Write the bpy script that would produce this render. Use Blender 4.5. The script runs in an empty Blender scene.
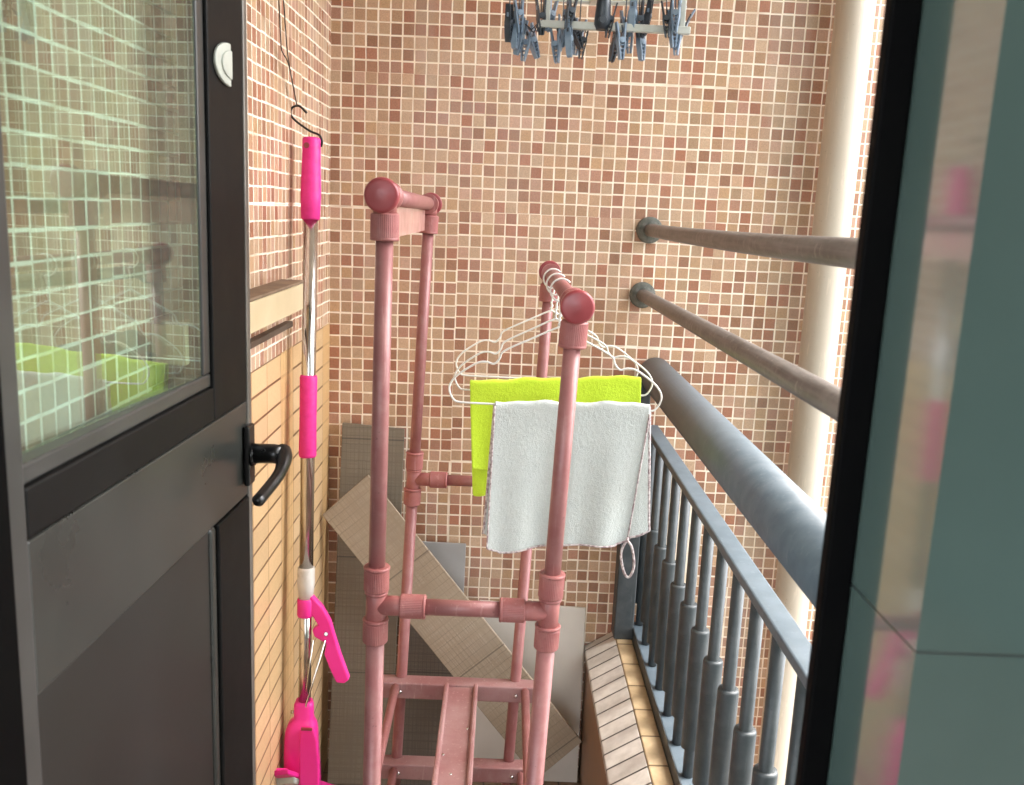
import bpy, math, random
from mathutils import Vector, Matrix
random.seed(7)
SC = bpy.context.scene
COL = SC.collection
PI = math.pi

# ------------------------------------------------------------------ camera, sky, light, exposure
H = 1.49                       # eye height above the balcony floor
F_PX, YAW, PITCH, ROLL = 916.2, 0.0139, 0.1958, 0.0442
_f = Vector((math.sin(YAW)*math.cos(PITCH), math.cos(YAW)*math.cos(PITCH), -math.sin(PITCH)))
_r0 = Vector((math.cos(YAW), -math.sin(YAW), 0)); _u0 = _r0.cross(_f)
CR = _r0*math.cos(ROLL) + _u0*math.sin(ROLL)
CU = -_r0*math.sin(ROLL) + _u0*math.cos(ROLL)
cam_d = bpy.data.cameras.new('camera'); cam = bpy.data.objects.new('camera', cam_d); COL.objects.link(cam)
cam.matrix_world = Matrix(((CR.x, CU.x, -_f.x, 0), (CR.y, CU.y, -_f.y, 0), (CR.z, CU.z, -_f.z, H), (0, 0, 0, 1)))
cam_d.sensor_width = 36; cam_d.lens = F_PX/1024*36; cam_d.clip_start = 0.02; cam_d.clip_end = 500
SC.camera = cam
cam_d.dof.use_dof = True; cam_d.dof.focus_distance = 1.85; cam_d.dof.aperture_fstop = 9

SUN_EL, SUN_AZ = 60, 58        # azimuth measured from +Y towards +X
world = bpy.data.worlds.new('World'); SC.world = world; world.use_nodes = True
wn, wl = world.node_tree.nodes, world.node_tree.links
bg = wn['Background']; sky = wn.new('ShaderNodeTexSky'); sky.sky_type = 'NISHITA'; sky.sun_disc = False
sky.sun_elevation = math.radians(SUN_EL); sky.sun_rotation = math.radians(SUN_AZ)
sky.air_density = 1.2; sky.dust_density = 4.0; sky.ozone_density = 1.0
hsv = wn.new('ShaderNodeHueSaturation'); hsv.inputs['Saturation'].default_value = 0.36
wl.new(sky.outputs[0], hsv.inputs['Color']); wl.new(hsv.outputs[0], bg.inputs[0]); bg.inputs[1].default_value = 0.15
sd = bpy.data.lights.new('sun', 'SUN'); sun = bpy.data.objects.new('sun', sd); COL.objects.link(sun)
sd.energy = 0.5; sd.angle = math.radians(85); sd.color = (1, .95, .87)
_el, _az = math.radians(SUN_EL), math.radians(SUN_AZ)
sdir = Vector((math.sin(_az)*math.cos(_el), math.cos(_az)*math.cos(_el), math.sin(_el)))
sun.rotation_euler = sdir.to_track_quat('Z', 'Y').to_euler()
SC.view_settings.view_transform = 'Standard'; SC.view_settings.look = 'None'
SC.view_settings.gamma = 1; SC.view_settings.exposure = 3.75

def at(x, y, Y):
    """point seen at photo pixel (x, y) on the upright plane at depth Y"""
    d = CR*((x-512)/F_PX) + CU*(-(y-392.5)/F_PX) + _f
    d = d*(Y/d.y)
    return Vector((d.x, d.y, d.z+H))

# ------------------------------------------------------------------ mesh helpers
class MB:
    def __init__(s): s.v, s.f, s.sm, s.mi = [], [], [], []
    def add(s, vs, fs, smooth=False, mi=0):
        b = len(s.v); s.v += [Vector(v) for v in vs]
        for f in fs: s.f.append([i+b for i in f]); s.sm.append(smooth); s.mi.append(mi)
        return s
    def box(s, x0, x1, y0, y1, z0, z1, M=None, mi=0):
        vs = [Vector((x, y, z)) for z in (z0, z1) for y in (y0, y1) for x in (x0, x1)]
        if M is not None: vs = [M @ v for v in vs]
        return s.add(vs, [(0,2,3,1),(4,5,7,6),(0,1,5,4),(2,6,7,3),(0,4,6,2),(1,3,7,5)], mi=mi)
    def ring_loft(s, rings, smooth=True, cap=True, mi=0):
        n = len(rings[0]); vs = [v for r in rings for v in r]; fs = []
        for k in range(len(rings)-1):
            for i in range(n):
                j = (i+1) % n; fs.append((k*n+i, k*n+j, (k+1)*n+j, (k+1)*n+i))
        b = len(s.v); s.add(vs, fs, smooth, mi)
        if cap:
            s.f.append([b+i for i in reversed(range(n))]); s.sm.append(False); s.mi.append(mi)
            s.f.append([b+(len(rings)-1)*n+i for i in range(n)]); s.sm.append(False); s.mi.append(mi)
        return s
    def tube(s, pts, r, n=12, mi=0, cap=True):
        pts = [Vector(p) for p in pts]; rs = r if isinstance(r, (list, tuple)) else [r]*len(pts)
        T = []
        for i in range(len(pts)):
            a = pts[max(i-1, 0)]; b = pts[min(i+1, len(pts)-1)]; T.append((b-a).normalized())
        N = T[0].orthogonal().normalized(); rings = []
        for i, p in enumerate(pts):
            N = (N - T[i]*N.dot(T[i]))
            N = N.normalized() if N.length > 1e-6 else T[i].orthogonal().normalized()
            B = T[i].cross(N)
            rings.append([p + (N*math.cos(2*PI*k/n) + B*math.sin(2*PI*k/n))*rs[i] for k in range(n)])
        return s.ring_loft(rings, True, cap, mi)
    def lathe(s, a, b, prof, n=24, ribs=0, mi=0, smooth=True):
        """profile [(t 0..1 or metres along a->b, radius)] spun round the axis a->b"""
        a, b = Vector(a), Vector(b); ax = (b-a); L = ax.length; ax.normalize()
        N = ax.orthogonal().normalized(); B = ax.cross(N); rings = []
        for t, r in prof:
            ring = []
            for k in range(n):
                rr = r*(1+ (0.022 if ribs and k % 2 else 0))
                ring.append(a + ax*(t*L) + (N*math.cos(2*PI*k/n) + B*math.sin(2*PI*k/n))*rr)
            rings.append(ring)
        return s.ring_loft(rings, smooth and not ribs, True, mi)
    def prism(s, poly, d):
        """polygon (list of points) extruded by vector d"""
        d = Vector(d); n = len(poly); P = [Vector(p) for p in poly]
        return s.add(P + [p+d for p in P], [list(reversed(range(n))), [n+i for i in range(n)]] +
                     [(i, (i+1) % n, n+(i+1) % n, n+i) for i in range(n)])
    def build(s, name, mat, parent=None, local=False, bevel=0, seg=2):
        off = Vector((0, 0, 0))
        if parent is not None and not local:
            p = parent
            while p is not None: off += p.location; p = p.parent
        me = bpy.data.meshes.new(name)
        me.from_pydata([tuple(v-off) for v in s.v], [], s.f)
        mats = mat if isinstance(mat, (list, tuple)) else [mat]
        for m in mats: me.materials.append(m)
        for i, p in enumerate(me.polygons): p.use_smooth = s.sm[i]; p.material_index = s.mi[i]
        me.validate(); me.update()
        import bmesh
        bm = bmesh.new(); bm.from_mesh(me); bmesh.ops.recalc_face_normals(bm, faces=bm.faces); bm.to_mesh(me); bm.free()
        o = bpy.data.objects.new(name, me); COL.objects.link(o)
        if parent is not None: o.parent = parent
        if bevel:
            bv = o.modifiers.new('bevel', 'BEVEL'); bv.width = bevel; bv.segments = seg; bv.limit_method = 'ANGLE'; bv.angle_limit = math.radians(40)
            bv.harden_normals = False
        return o

def tag(o, label=None, cat=None, group=None, kind=None):
    if label: o['label'] = label
    if cat: o['category'] = cat
    if group: o['group'] = group
    if kind: o['kind'] = kind
    return o
def thing(name, label, cat, loc=(0, 0, 0), group=None):
    o = bpy.data.objects.new(name, None); COL.objects.link(o); o.location = loc; o.empty_display_size = .05
    return tag(o, label, cat, group)
def copy_tree(o, parent=None):
    c = o.copy(); COL.objects.link(c)
    if parent is not None: c.parent = parent
    for ch in [k for k in COL.objects if k.parent == o]: copy_tree(ch, c)
    return c
def bez(pts, n=8):
    """smooth Catmull-Rom curve through points"""
    P = [Vector(p) for p in pts]; P = [P[0]*2-P[1]] + P + [P[-1]*2-P[-2]]; out = []
    for i in range(1, len(P)-2):
        for k in range(n):
            t = k/n; a, b, c, d = P[i-1], P[i], P[i+1], P[i+2]
            out.append(.5*((2*b)+(c-a)*t+(2*a-5*b+4*c-d)*t*t+(3*b-a-3*c+d)*t**3))
    out.append(P[-2]); return out

# ------------------------------------------------------------------ materials
class NT:
    def __init__(s, name):
        s.m = bpy.data.materials.new(name); s.m.use_nodes = True
        s.n, s.l = s.m.node_tree.nodes, s.m.node_tree.links; s.b = s.n['Principled BSDF']
    def node(s, t, **k):
        nd = s.n.new(t)
        for a, v in k.items(): setattr(nd, a, v)
        return nd
    def put(s, inp, v):
        if isinstance(v, bpy.types.NodeSocket): s.l.new(v, inp)
        else: inp.default_value = v
    def math(s, op, a, b=0.0, c=None):
        nd = s.node('ShaderNodeMath', operation=op); s.put(nd.inputs[0], a); s.put(nd.inputs[1], b)
        if c is not None: s.put(nd.inputs[2], c)
        return nd.outputs[0]
    def smooth(s, v, a, b):
        nd = s.node('ShaderNodeMapRange', interpolation_type='SMOOTHSTEP'); s.put(nd.inputs[0], v)
        nd.inputs[1].default_value = a; nd.inputs[2].default_value = b; return nd.outputs[0]
    def mix(s, f, a, b, mode='MIX'):
        nd = s.node('ShaderNodeMix', data_type='RGBA', blend_type=mode); s.put(nd.inputs[0], f); s.put(nd.inputs[6], a); s.put(nd.inputs[7], b)
        return nd.outputs[2]
    def fmix(s, f, a, b):
        nd = s.node('ShaderNodeMix', data_type='FLOAT'); s.put(nd.inputs[0], f); s.put(nd.inputs[2], a); s.put(nd.inputs[3], b)
        return nd.outputs[0]
    def noise(s, scale, detail=3, vec=None, rough=.55):
        nd = s.node('ShaderNodeTexNoise'); nd.inputs['Scale'].default_value = scale; nd.inputs['Detail'].default_value = detail
        nd.inputs['Roughness'].default_value = rough
        s.l.new(vec if vec is not None else s.obj(), nd.inputs['Vector']); return nd.outputs[0]
    def obj(s):
        if not hasattr(s, '_o'): s._o = s.node('ShaderNodeTexCoord').outputs['Object']
        return s._o
    def xyz(s):
        if not hasattr(s, '_x'):
            nd = s.node('ShaderNodeSeparateXYZ'); s.l.new(s.obj(), nd.inputs[0]); s._x = nd.outputs
        return s._x
    def comb(s, x, y, z=0.0):
        nd = s.node('ShaderNodeCombineXYZ')
        for i, v in enumerate((x, y, z)): s.put(nd.inputs[i], v)
        return nd.outputs[0]
    def white(s, vec):
        nd = s.node('ShaderNodeTexWhiteNoise', noise_dimensions='3D'); s.l.new(vec, nd.inputs['Vector']); return nd.outputs[0], nd.outputs[1]
    def ramp(s, f, stops, const=False):
        nd = s.node('ShaderNodeValToRGB'); s.put(nd.inputs[0], f); r = nd.color_ramp
        if const: r.interpolation = 'CONSTANT'
        while len(r.elements) < len(stops): r.elements.new(.5)
        for e, (p, c) in zip(r.elements, stops): e.position = p; e.color = (*c, 1) if len(c) == 3 else c
        return nd.outputs[0]
    def bump(s, h, st=.3, dist=.002):
        nd = s.node('ShaderNodeBump'); nd.inputs['Strength'].default_value = st; nd.inputs['Distance'].default_value = dist
        s.l.new(h, nd.inputs['Height']); s.l.new(nd.outputs[0], s.b.inputs['Normal']); return s
    def set(s, **k):
        for a, v in k.items():
            key = {'color': 'Base Color', 'rough': 'Roughness', 'metal': 'Metallic', 'spec': 'Specular IOR Level', 'coat': 'Coat Weight', 'coat_rough': 'Coat Roughness',
                   'sheen': 'Sheen Weight', 'trans': 'Transmission Weight', 'sss': 'Subsurface Weight', 'alpha': 'Alpha'}[a]
            if isinstance(v, tuple) and len(v) == 3: v = (*v, 1)
            s.put(s.b.inputs[key], v)
        return s

def worn(name, c1, c2, scale=25, rough=.4, metal=0.0, bump=.05, rvar=.15, spec=.5, stretch=None, dust=None, dk=.35):
    """paint or plastic with uneven dusty colour and gloss"""
    t = NT(name); vec = t.obj()
    if stretch:
        mp = t.node('ShaderNodeMapping'); mp.inputs['Scale'].default_value = stretch; t.l.new(vec, mp.inputs[0]); vec = mp.outputs[0]
    n = t.noise(scale, 5, vec); n2 = t.noise(scale*9, 3, vec)
    f = t.smooth(n, .3, .7)
    c = t.mix(f, (*c1, 1), (*c2, 1))
    if dust:
        dn = t.noise(37, 7, None, .7); df = t.math('MULTIPLY', t.smooth(dn, .42, .72), dk)
        c = t.mix(df, c, (*dust, 1))
        sn = t.node('ShaderNodeMapping'); sn.inputs['Scale'].default_value = (150, 150, 14); t.l.new(t.obj(), sn.inputs[0])
        c = t.mix(t.math('MULTIPLY', t.smooth(t.noise(1, 4, sn.outputs[0]), .60, .68), dk*.7), c, tuple(min(1, x*1.6+.03) for x in dust) + (1,))
        c = t.mix(t.math('MULTIPLY', t.smooth(t.noise(210, 3), .66, .74), .5), c, tuple(x*.35 for x in c1) + (1,))
    t.set(color=c, rough=t.math('ADD', t.math('MULTIPLY', n, rvar*2), rough-rvar), metal=metal, spec=spec)
    if bump: t.bump(n2, bump, .001)
    return t.m

P = 0.0285                     # mosaic pitch
Z0 = 1.796                     # height of a mosaic joint
XL = -0.428                    # left wall face
D = 2.2655                     # end wall face
TILES = [(0, (.52, .325, .205)), (.13, (.47, .285, .17)), (.27, (.53, .355, .23)), (.38, (.46, .30, .185)), (.47, (.51, .305, .21)),
         (.55, (.38, .165, .098)), (.68, (.43, .225, .15)), (.80, (.34, .17, .10)), (.93, (.49, .30, .165))]
GROUT = (.92, .80, .65, 1)
def mosaic_nodes(t, h, off):
    ax = t.xyz()
    wob = t.noise(7, 2)
    w1 = t.math('MULTIPLY', t.math('SUBTRACT', wob, .5), .10)
    wv = t.noise(5.3, 2, t.comb(ax[2], ax[0], ax[1]))
    w2 = t.math('MULTIPLY', t.math('SUBTRACT', wv, .5), .12)
    u = t.math('ADD', t.math('DIVIDE', t.math('SUBTRACT', ax[h], off), P), w1)
    v = t.math('ADD', t.math('DIVIDE', t.math('SUBTRACT', ax[2], Z0), P), w2)
    # the mosaic comes in sheets of eleven tiles, each set a hair out of line
    sc, scc = t.white(t.comb(t.math('FLOOR', t.math('DIVIDE', u, 11.0)), t.math('FLOOR', t.math('DIVIDE', v, 11.0)), 17.0))
    ss = t.node('ShaderNodeSeparateColor'); t.l.new(scc, ss.inputs[0])
    u = t.math('ADD', u, t.math('MULTIPLY', t.math('SUBTRACT', ss.outputs[0], .5), .13)); v = t.math('ADD', v, t.math('MULTIPLY', t.math('SUBTRACT', ss.outputs[1], .5), .13))
    cu, cv = t.math('FLOOR', u), t.math('FLOOR', v)
    r, rc = t.white(t.comb(cu, cv, 3.7 + h))
    r2, rc2 = t.white(t.comb(cv, cu, 9.1 + h))
    # every tile sits slightly off its cell
    sep = t.node('ShaderNodeSeparateColor'); t.l.new(rc2, sep.inputs[0])
    ju = t.math('MULTIPLY', t.math('SUBTRACT', sep.outputs[0], .5), .05); jv = t.math('MULTIPLY', t.math('SUBTRACT', sep.outputs[1], .5), .05)
    fu = t.math('ADD', t.math('SUBTRACT', u, cu), ju); fv = t.math('ADD', t.math('SUBTRACT', v, cv), jv)
    d = t.math('MINIMUM', t.math('MINIMUM', fu, t.math('SUBTRACT', 1.0, fu)), t.math('MINIMUM', fv, t.math('SUBTRACT', 1.0, fv)))
    mask = t.smooth(d, .042, .078)
    col = t.ramp(r, TILES, True)
    spk = t.noise(420, 3); col = t.mix(.55, col, t.ramp(spk, [(.25, (.62, .6, .56)), (.75, (1.25, 1.25, 1.25))]), 'MULTIPLY')
    br = t.node('ShaderNodeHueSaturation'); t.put(br.inputs['Value'], t.math('ADD', t.math('MULTIPLY', sep.outputs[2], .22), .90)); t.l.new(col, br.inputs['Color'])
    col = br.outputs[0]
    dirt = t.noise(11, 5); gr = t.mix(t.smooth(dirt, .4, .8), GROUT, (.66, .5, .34, 1))
    stain = t.smooth(t.noise(2.3, 6, None, .65), .52, .75)
    col = t.mix(t.math('MULTIPLY', stain, .22), col, (.46, .36, .28, 1))
    stv = t.node('ShaderNodeMapping'); stv.inputs['Scale'].default_value = (7, 7, .5); t.l.new(t.obj(), stv.inputs[0])
    streak = t.noise(1, 5, stv.outputs[0], .6)
    col = t.mix(t.math('MULTIPLY', t.smooth(streak, .5, .72), .24), col, (.47, .40, .33, 1))
    col = t.mix(t.math('MULTIPLY', t.smooth(streak, .44, .28), .16), col, (.30, .165, .105, 1))
    out = t.mix(mask, gr, col)
    rough = t.fmix(mask, .8, t.math('ADD', t.math('MULTIPLY', r2, .16), .24))
    hgt = t.math('ADD', mask, t.math('MULTIPLY', spk, .05))
    return out, rough, hgt

def mat_mosaic(name, h, off):
    t = NT(name); c, r, hg = mosaic_nodes(t, h, off)
    return t.set(color=c, rough=r, spec=.5).bump(hg, .45, .0012).m

def mat_left_wall():
    t = NT('left_wall_tiles'); ax = t.xyz(); c1, r1, h1 = mosaic_nodes(t, 1, D)
    u = t.math('DIVIDE', t.math('SUBTRACT', ax[1], 1.555), .104); v = t.math('DIVIDE', t.math('SUBTRACT', ax[2], 1.198), .0478)
    cu, cv = t.math('FLOOR', u), t.math('FLOOR', v); fu, fv = t.math('SUBTRACT', u, cu), t.math('SUBTRACT', v, cv)
    du = t.math('MINIMUM', fu, t.math('SUBTRACT', 1.0, fu)); dv = t.math('MINIMUM', fv, t.math('SUBTRACT', 1.0, fv))
    mu = t.smooth(t.math('MULTIPLY', du, .104), .0008, .0022); mv = t.smooth(t.math('MULTIPLY', dv, .0478), .0015, .0032)
    # every fourth column is a ribbed accent strip
    k = t.math('FLOORED_MODULO', cu, 4.0); rib = t.math('COMPARE', k, 2.0, .1)
    mv2 = t.math('MAXIMUM', mv, t.math('MULTIPLY', rib, .75))
    r, rc = t.white(t.comb(cu, cv, 2.2)); 
    base = t.ramp(r, [(0, (.60, .405, .21)), (.35, (.65, .44, .235)), (.7, (.58, .395, .215)), (.9, (.66, .465, .265))], True)
    w = t.math('SINE', t.math('MULTIPLY', fu, 44.0)); ribc = t.mix(t.smooth(w, -.4, .6), (.56, .34, .14, 1), (.68, .45, .22, 1))
    base = t.mix(rib, base, ribc)
    spk = t.noise(300, 3); base = t.mix(.35, base, t.ramp(spk, [(.3, (.72, .7, .66)), (.7, (1.15, 1.15, 1.15))]), 'MULTIPLY')
    c2 = t.mix(mv2, (.17, .085, .035, 1), t.mix(mu, (.33, .18, .075, 1), base))
    top = t.math('GREATER_THAN', ax[2], 1.1985)
    h2 = t.math('MULTIPLY', mu, mv2)
    return t.set(color=t.mix(top, c2, c1), rough=t.fmix(top, .38, r1)).bump(t.fmix(top, h2, h1), .4, .0012).m

def mat_plank(name, c1, c2, weave=True, seed=0.0, rot=0.0):
    t = NT(name)
    rm = t.node('ShaderNodeMapping', vector_type='POINT'); rm.inputs['Rotation'].default_value = (0, rot, 0); t.l.new(t.obj(), rm.inputs[0]); t._o = rm.outputs[0]
    ax = t.xyz()
    n = t.noise(5, 6); st = t.node('ShaderNodeMapping'); st.inputs['Scale'].default_value = (210, 40, 4); st.inputs['Location'].default_value = (seed, seed, seed)
    t.l.new(t.obj(), st.inputs[0]); g = t.noise(1, 5, st.outputs[0])
    st2 = t.node('ShaderNodeMapping'); st2.inputs['Scale'].default_value = (5, 5, 190); t.l.new(t.obj(), st2.inputs[0]); g2 = t.noise(1, 4, st2.outputs[0])
    f = t.smooth(g, .35, .65); f2 = t.smooth(g2, .4, .62)
    hh = t.math('MULTIPLY', f, f2) if weave else f
    c = t.mix(t.math('MULTIPLY', hh, .35), (*c1, 1), (*c2, 1)); c = t.mix(.5, c, t.ramp(n, [(.3, (.72, .7, .68)), (.7, (1.15, 1.15, 1.15))]), 'MULTIPLY')
    # fine scored lines along and across the board
    if weave:
        a = t.math('ABSOLUTE', t.math('SINE', t.math('MULTIPLY', t.math('ADD', ax[0], t.math('MULTIPLY', n, .004)), 300.0)))
        b = t.math('ABSOLUTE', t.math('SINE', t.math('MULTIPLY', t.math('ADD', ax[2], t.math('MULTIPLY', g, .006)), 150.0)))
        ln = t.math('MULTIPLY', t.smooth(a, .0, .22), t.smooth(b, .0, .2))
        c = t.mix(t.math('MULTIPLY', t.math('SUBTRACT', 1.0, ln), t.math('MULTIPLY', t.smooth(n, .32, .62), .72)), c, tuple(x*.42 for x in c1) + (1,))
        seam = t.math('FRACT', t.math('MULTIPLY', ax[2], 3.3)); c = t.mix(t.math('MULTIPLY', t.math('LESS_THAN', seam, .012), .7), c, tuple(x*.35 for x in c1) + (1,))
    return t.set(color=c, rough=.55).bump(hh, .25, .001).m

M = {}
M['end_wall'] = mat_mosaic('mosaic_end_wall', 0, XL - .13*P)
M['left_wall'] = mat_left_wall()
def mat_teal():
    t = NT('teal_wall_tile'); ax = t.xyz()
    def joint(s, off, p):
        u = t.math('DIVIDE', t.math('SUBTRACT', s, off), p); f = t.math('FRACT', u)
        return t.smooth(t.math('MULTIPLY', t.math('MINIMUM', f, t.math('SUBTRACT', 1.0, f)), p), .0006, .0016)
    j = t.math('MULTIPLY', joint(ax[2], 1.230, .60), joint(ax[0], .567, .60))
    n = t.noise(6, 5); c = t.mix(t.smooth(n, .3, .75), (.070, .106, .094, 1), (.080, .118, .105, 1))
    return t.set(color=t.mix(j, (.012, .024, .02, 1), c), rough=t.fmix(j, .6, t.math('ADD', t.math('MULTIPLY', n, .08), .07)), spec=1.0, coat=1.0, coat_rough=.075).bump(t.math('ADD', j, t.math('MULTIPLY', t.noise(3, 2), .12)), .15, .001).m
M['teal'] = mat_teal()
M['frame'] = worn('black_frame', (.0012, .0012, .0015), (.002, .002, .002), 20, .6, 0, .03, .1, .04)
M['door_dark'] = worn('door_dark_metal', (.0045, .0045, .0045), (.0065, .0064, .0062), 12, .5, .0, .03, .1, .13)
M['door_panel'] = worn('door_panel_metal', (.023, .0245, .022), (.033, .035, .032), 5, .28, .0, .0, .05, .45)  # lighter than the dark stiles: the balcony's reflection put into the colour
M['door_inset'] = worn('door_inset_metal', (.012, .013, .012), (.017, .018, .017), 5, .33, .0, .0, .04, .4)
M['door_grey'] = worn('door_grey_metal', (.040, .040, .038), (.055, .055, .052), 9, .36, .2, .03, .1)
M['door_edge'] = worn('door_edge_strip', (.14, .13, .115), (.19, .175, .155), 14, .38, .5, .03)
M['black'] = worn('black_hardware', (.003, .003, .0035), (.007, .0068, .0066), 30, .30, 0, .03, .08)
M['white_plastic'] = worn('aged_white_plastic', (.40, .42, .37), (.50, .52, .46), 30, .4, 0, .02)
M['rail'] = worn('grey_railing_paint', (.080, .108, .128), (.110, .140, .162), 30, .48, .0, .03, .06, dust=(.17, .185, .19), dk=.16)
M['rail_dark'] = worn('dark_railing_paint', (.030, .038, .041), (.052, .060, .063), 28, .48, .0, .12, .12, dust=(.11, .115, .11), dk=.2)
M['bars'] = worn('weathered_steel', (.080, .070, .064), (.21, .19, .175), 95, .46, .2, .3, .15, stretch=(1, .06, 1), dust=(.26, .23, .205), dk=.45)
M['flange'] = worn('green_grey_flange', (.07, .075, .06), (.17, .165, .14), 60, .7, .2, .3)
M['pipe'] = worn('cream_pvc', (.47, .40, .31), (.52, .45, .355), 4, .42, 0, .02, .05, stretch=(1, 1, .2), dust=(.50, .42, .32), dk=.3)
M['rack'] = worn('rose_painted_tube', (.27, .098, .094), (.315, .128, .120), 30, .42, .08, .02, .05, dust=(.36, .20, .18))
M['rack_joint'] = worn('rose_plastic_joint', (.30, .090, .084), (.345, .115, .105), 40, .46, 0, .05, .1, dust=(.38, .20, .18))
M['rack_cap'] = worn('red_plastic_cap', (.28, .042, .048), (.32, .058, .064), 40, .34, 0, .03, .08)
M['rack_board'] = worn('dusty_rose_board', (.25, .105, .10), (.33, .185, .175), 9, .55, 0, .08, .1, dust=(.36, .24, .22), dk=.3)
M['steel'] = worn('polished_steel', (.62, .60, .57), (.72, .70, .66), 30, .16, 1.0, .01, .05)
M['pink'] = worn('hot_pink_plastic', (.84, .022, .27), (.88, .035, .31), 14, .36, 0, .06, .08)
M['pink_grip'] = worn('hot_pink_grip', (.78, .02, .24), (.86, .035, .30), 60, .52, 0, .25, .08)
M['clear'] = worn('milky_plastic', (.62, .58, .53), (.70, .67, .62), 30, .3, 0, .02)
M['wire'] = worn('dark_wire', (.06, .055, .05), (.13, .12, .11), 80, .4, .6, .05)
M['hook'] = worn('black_hook', (.012, .011, .011), (.03, .028, .026), 60, .35, .4, .05)
M['hanger'] = worn('white_coated_wire', (.74, .72, .66), (.84, .82, .77), 60, .35, 0, .05)
M['cream'] = worn('cream_painted_ledge', (.60, .48, .29), (.68, .56, .36), 9, .5, 0, .12)
M['ledge_top'] = worn('dusty_brown_ledge', (.15, .095, .055), (.26, .18, .115), 18, .75, 0, .3)
M['trim'] = worn('dark_brown_trim', (.05, .032, .02), (.10, .065, .042), 30, .6, 0, .2)
M['slate'] = worn('blue_grey_panel', (.29, .28, .265), (.36, .345, .33), 6, .5, 0, .1)
M['pale'] = worn('pale_grey_panel', (.52, .47, .40), (.60, .55, .48), 5, .45, 0, .1)
M['plank_dark'] = mat_plank('grey_brown_plank', (.175, .143, .103), (.265, .225, .168), seed=1.3)
M['plank_light'] = mat_plank('tan_plank', (.345, .275, .195), (.46, .385, .29), seed=4.1, rot=math.radians(40.2))
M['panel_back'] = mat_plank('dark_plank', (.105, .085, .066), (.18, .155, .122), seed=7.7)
M['peg'] = worn('blue_grey_peg_plastic', (.14, .20, .28), (.24, .31, .39), 60, .35, 0, .05)
M['peg_dark'] = worn('dark_peg_plastic', (.022, .028, .036), (.05, .06, .075), 60, .38, 0, .05)
M['peg_bar'] = worn('pale_grey_plastic', (.50, .50, .44), (.62, .61, .55), 40, .4, 0, .03)
M['ground'] = worn('far_ground', (.10, .10, .09), (.16, .15, .14), .3, .9, 0, 0)
M['plaster'] = worn('plain_plaster', (.66, .62, .56), (.72, .69, .63), 3, .85, 0, .05)

def mat_floor():
    t = NT('brown_floor_tile'); ax = t.xyz()
    def j(s, p):
        f = t.math('FRACT', t.math('DIVIDE', s, p)); return t.smooth(t.math('MULTIPLY', t.math('MINIMUM', f, t.math('SUBTRACT', 1.0, f)), p), .001, .003)
    m = t.math('MULTIPLY', j(ax[0], .1), j(ax[1], .1)); n = t.noise(14, 6)
    c = t.mix(m, (.05, .035, .025, 1), t.mix(n, (.12, .075, .045, 1), (.28, .19, .12, 1)))
    return t.set(color=c, rough=.55).bump(m, .3, .001).m
M['floor'] = mat_floor()
def mat_sill(name, c1, c2, p, off, joint):
    t = NT(name); ax = t.xyz(); u = t.math('DIVIDE', t.math('SUBTRACT', ax[1], off), p); cu = t.math('FLOOR', u); f = t.math('SUBTRACT', u, cu)
    m = t.smooth(t.math('MULTIPLY', t.math('MINIMUM', f, t.math('SUBTRACT', 1.0, f)), p), .0015, .0035)
    r, rc = t.white(t.comb(cu, 1.0, 5.0)); n = t.noise(40, 6); n2 = t.noise(9, 4)
    c = t.mix(t.math('ADD', t.math('MULTIPLY', r, .5), t.math('MULTIPLY', n2, .5)), (*c1, 1), (*c2, 1))
    c = t.mix(.5, c, t.ramp(n, [(.3, (.66, .63, .6)), (.65, (1.1, 1.1, 1.1))]), 'MULTIPLY')
    return t.set(color=t.mix(m, (*joint, 1), c), rough=.42).bump(m, .4, .0015).m
M['sill_grey'] = mat_sill('grey_sill_tile', (.52, .48, .425), (.70, .655, .59), .0525, 1.8365, (.06, .05, .04))
M['sill_yellow'] = mat_sill('yellow_sill_tile', (.50, .36, .20), (.62, .48, .30), .105, 1.836, (.16, .10, .05))
M['parapet'] = worn('brown_parapet_tile', (.26, .155, .095), (.34, .21, .13), 14, .5, 0, .15)

def mat_glass():
    t = NT('greenish_window_glass'); n = t.n
    tr = n.new('ShaderNodeBsdfTransparent'); tr.inputs[0].default_value = (.845, .945, .92, 1)
    gl = n.new('ShaderNodeBsdfGlossy'); gl.inputs['Roughness'].default_value = 0.012; gl.inputs[0].default_value = (.82, .95, .86, 1)
    lw = n.new('ShaderNodeLayerWeight'); lw.inputs[0].default_value = .5
    frs = t.math('ADD', t.math('MULTIPLY', t.math('POWER', lw.outputs['Facing'], 5.0),   .88), .17)
    mx = n.new('ShaderNodeMixShader'); t.l.new(frs, mx.inputs[0]); t.l.new(tr.outputs[0], mx.inputs[1]); t.l.new(gl.outputs[0], mx.inputs[2])
    # thin film of dust on the pane
    df = n.new('ShaderNodeBsdfDiffuse'); df.inputs[0].default_value = (.55, .62, .55, 1)
    m2 = n.new('ShaderNodeMixShader'); sm = t.math('ADD', t.math('MULTIPLY', t.smooth(t.noise(4, 5), .45, .8), .05), .02)
    t.l.new(sm, m2.inputs[0]); t.l.new(mx.outputs[0], m2.inputs[1]); t.l.new(df.outputs[0], m2.inputs[2])
    t.l.new(m2.outputs[0], n['Material Output'].inputs['Surface']); return t.m
M['glass'] = mat_glass()
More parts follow.
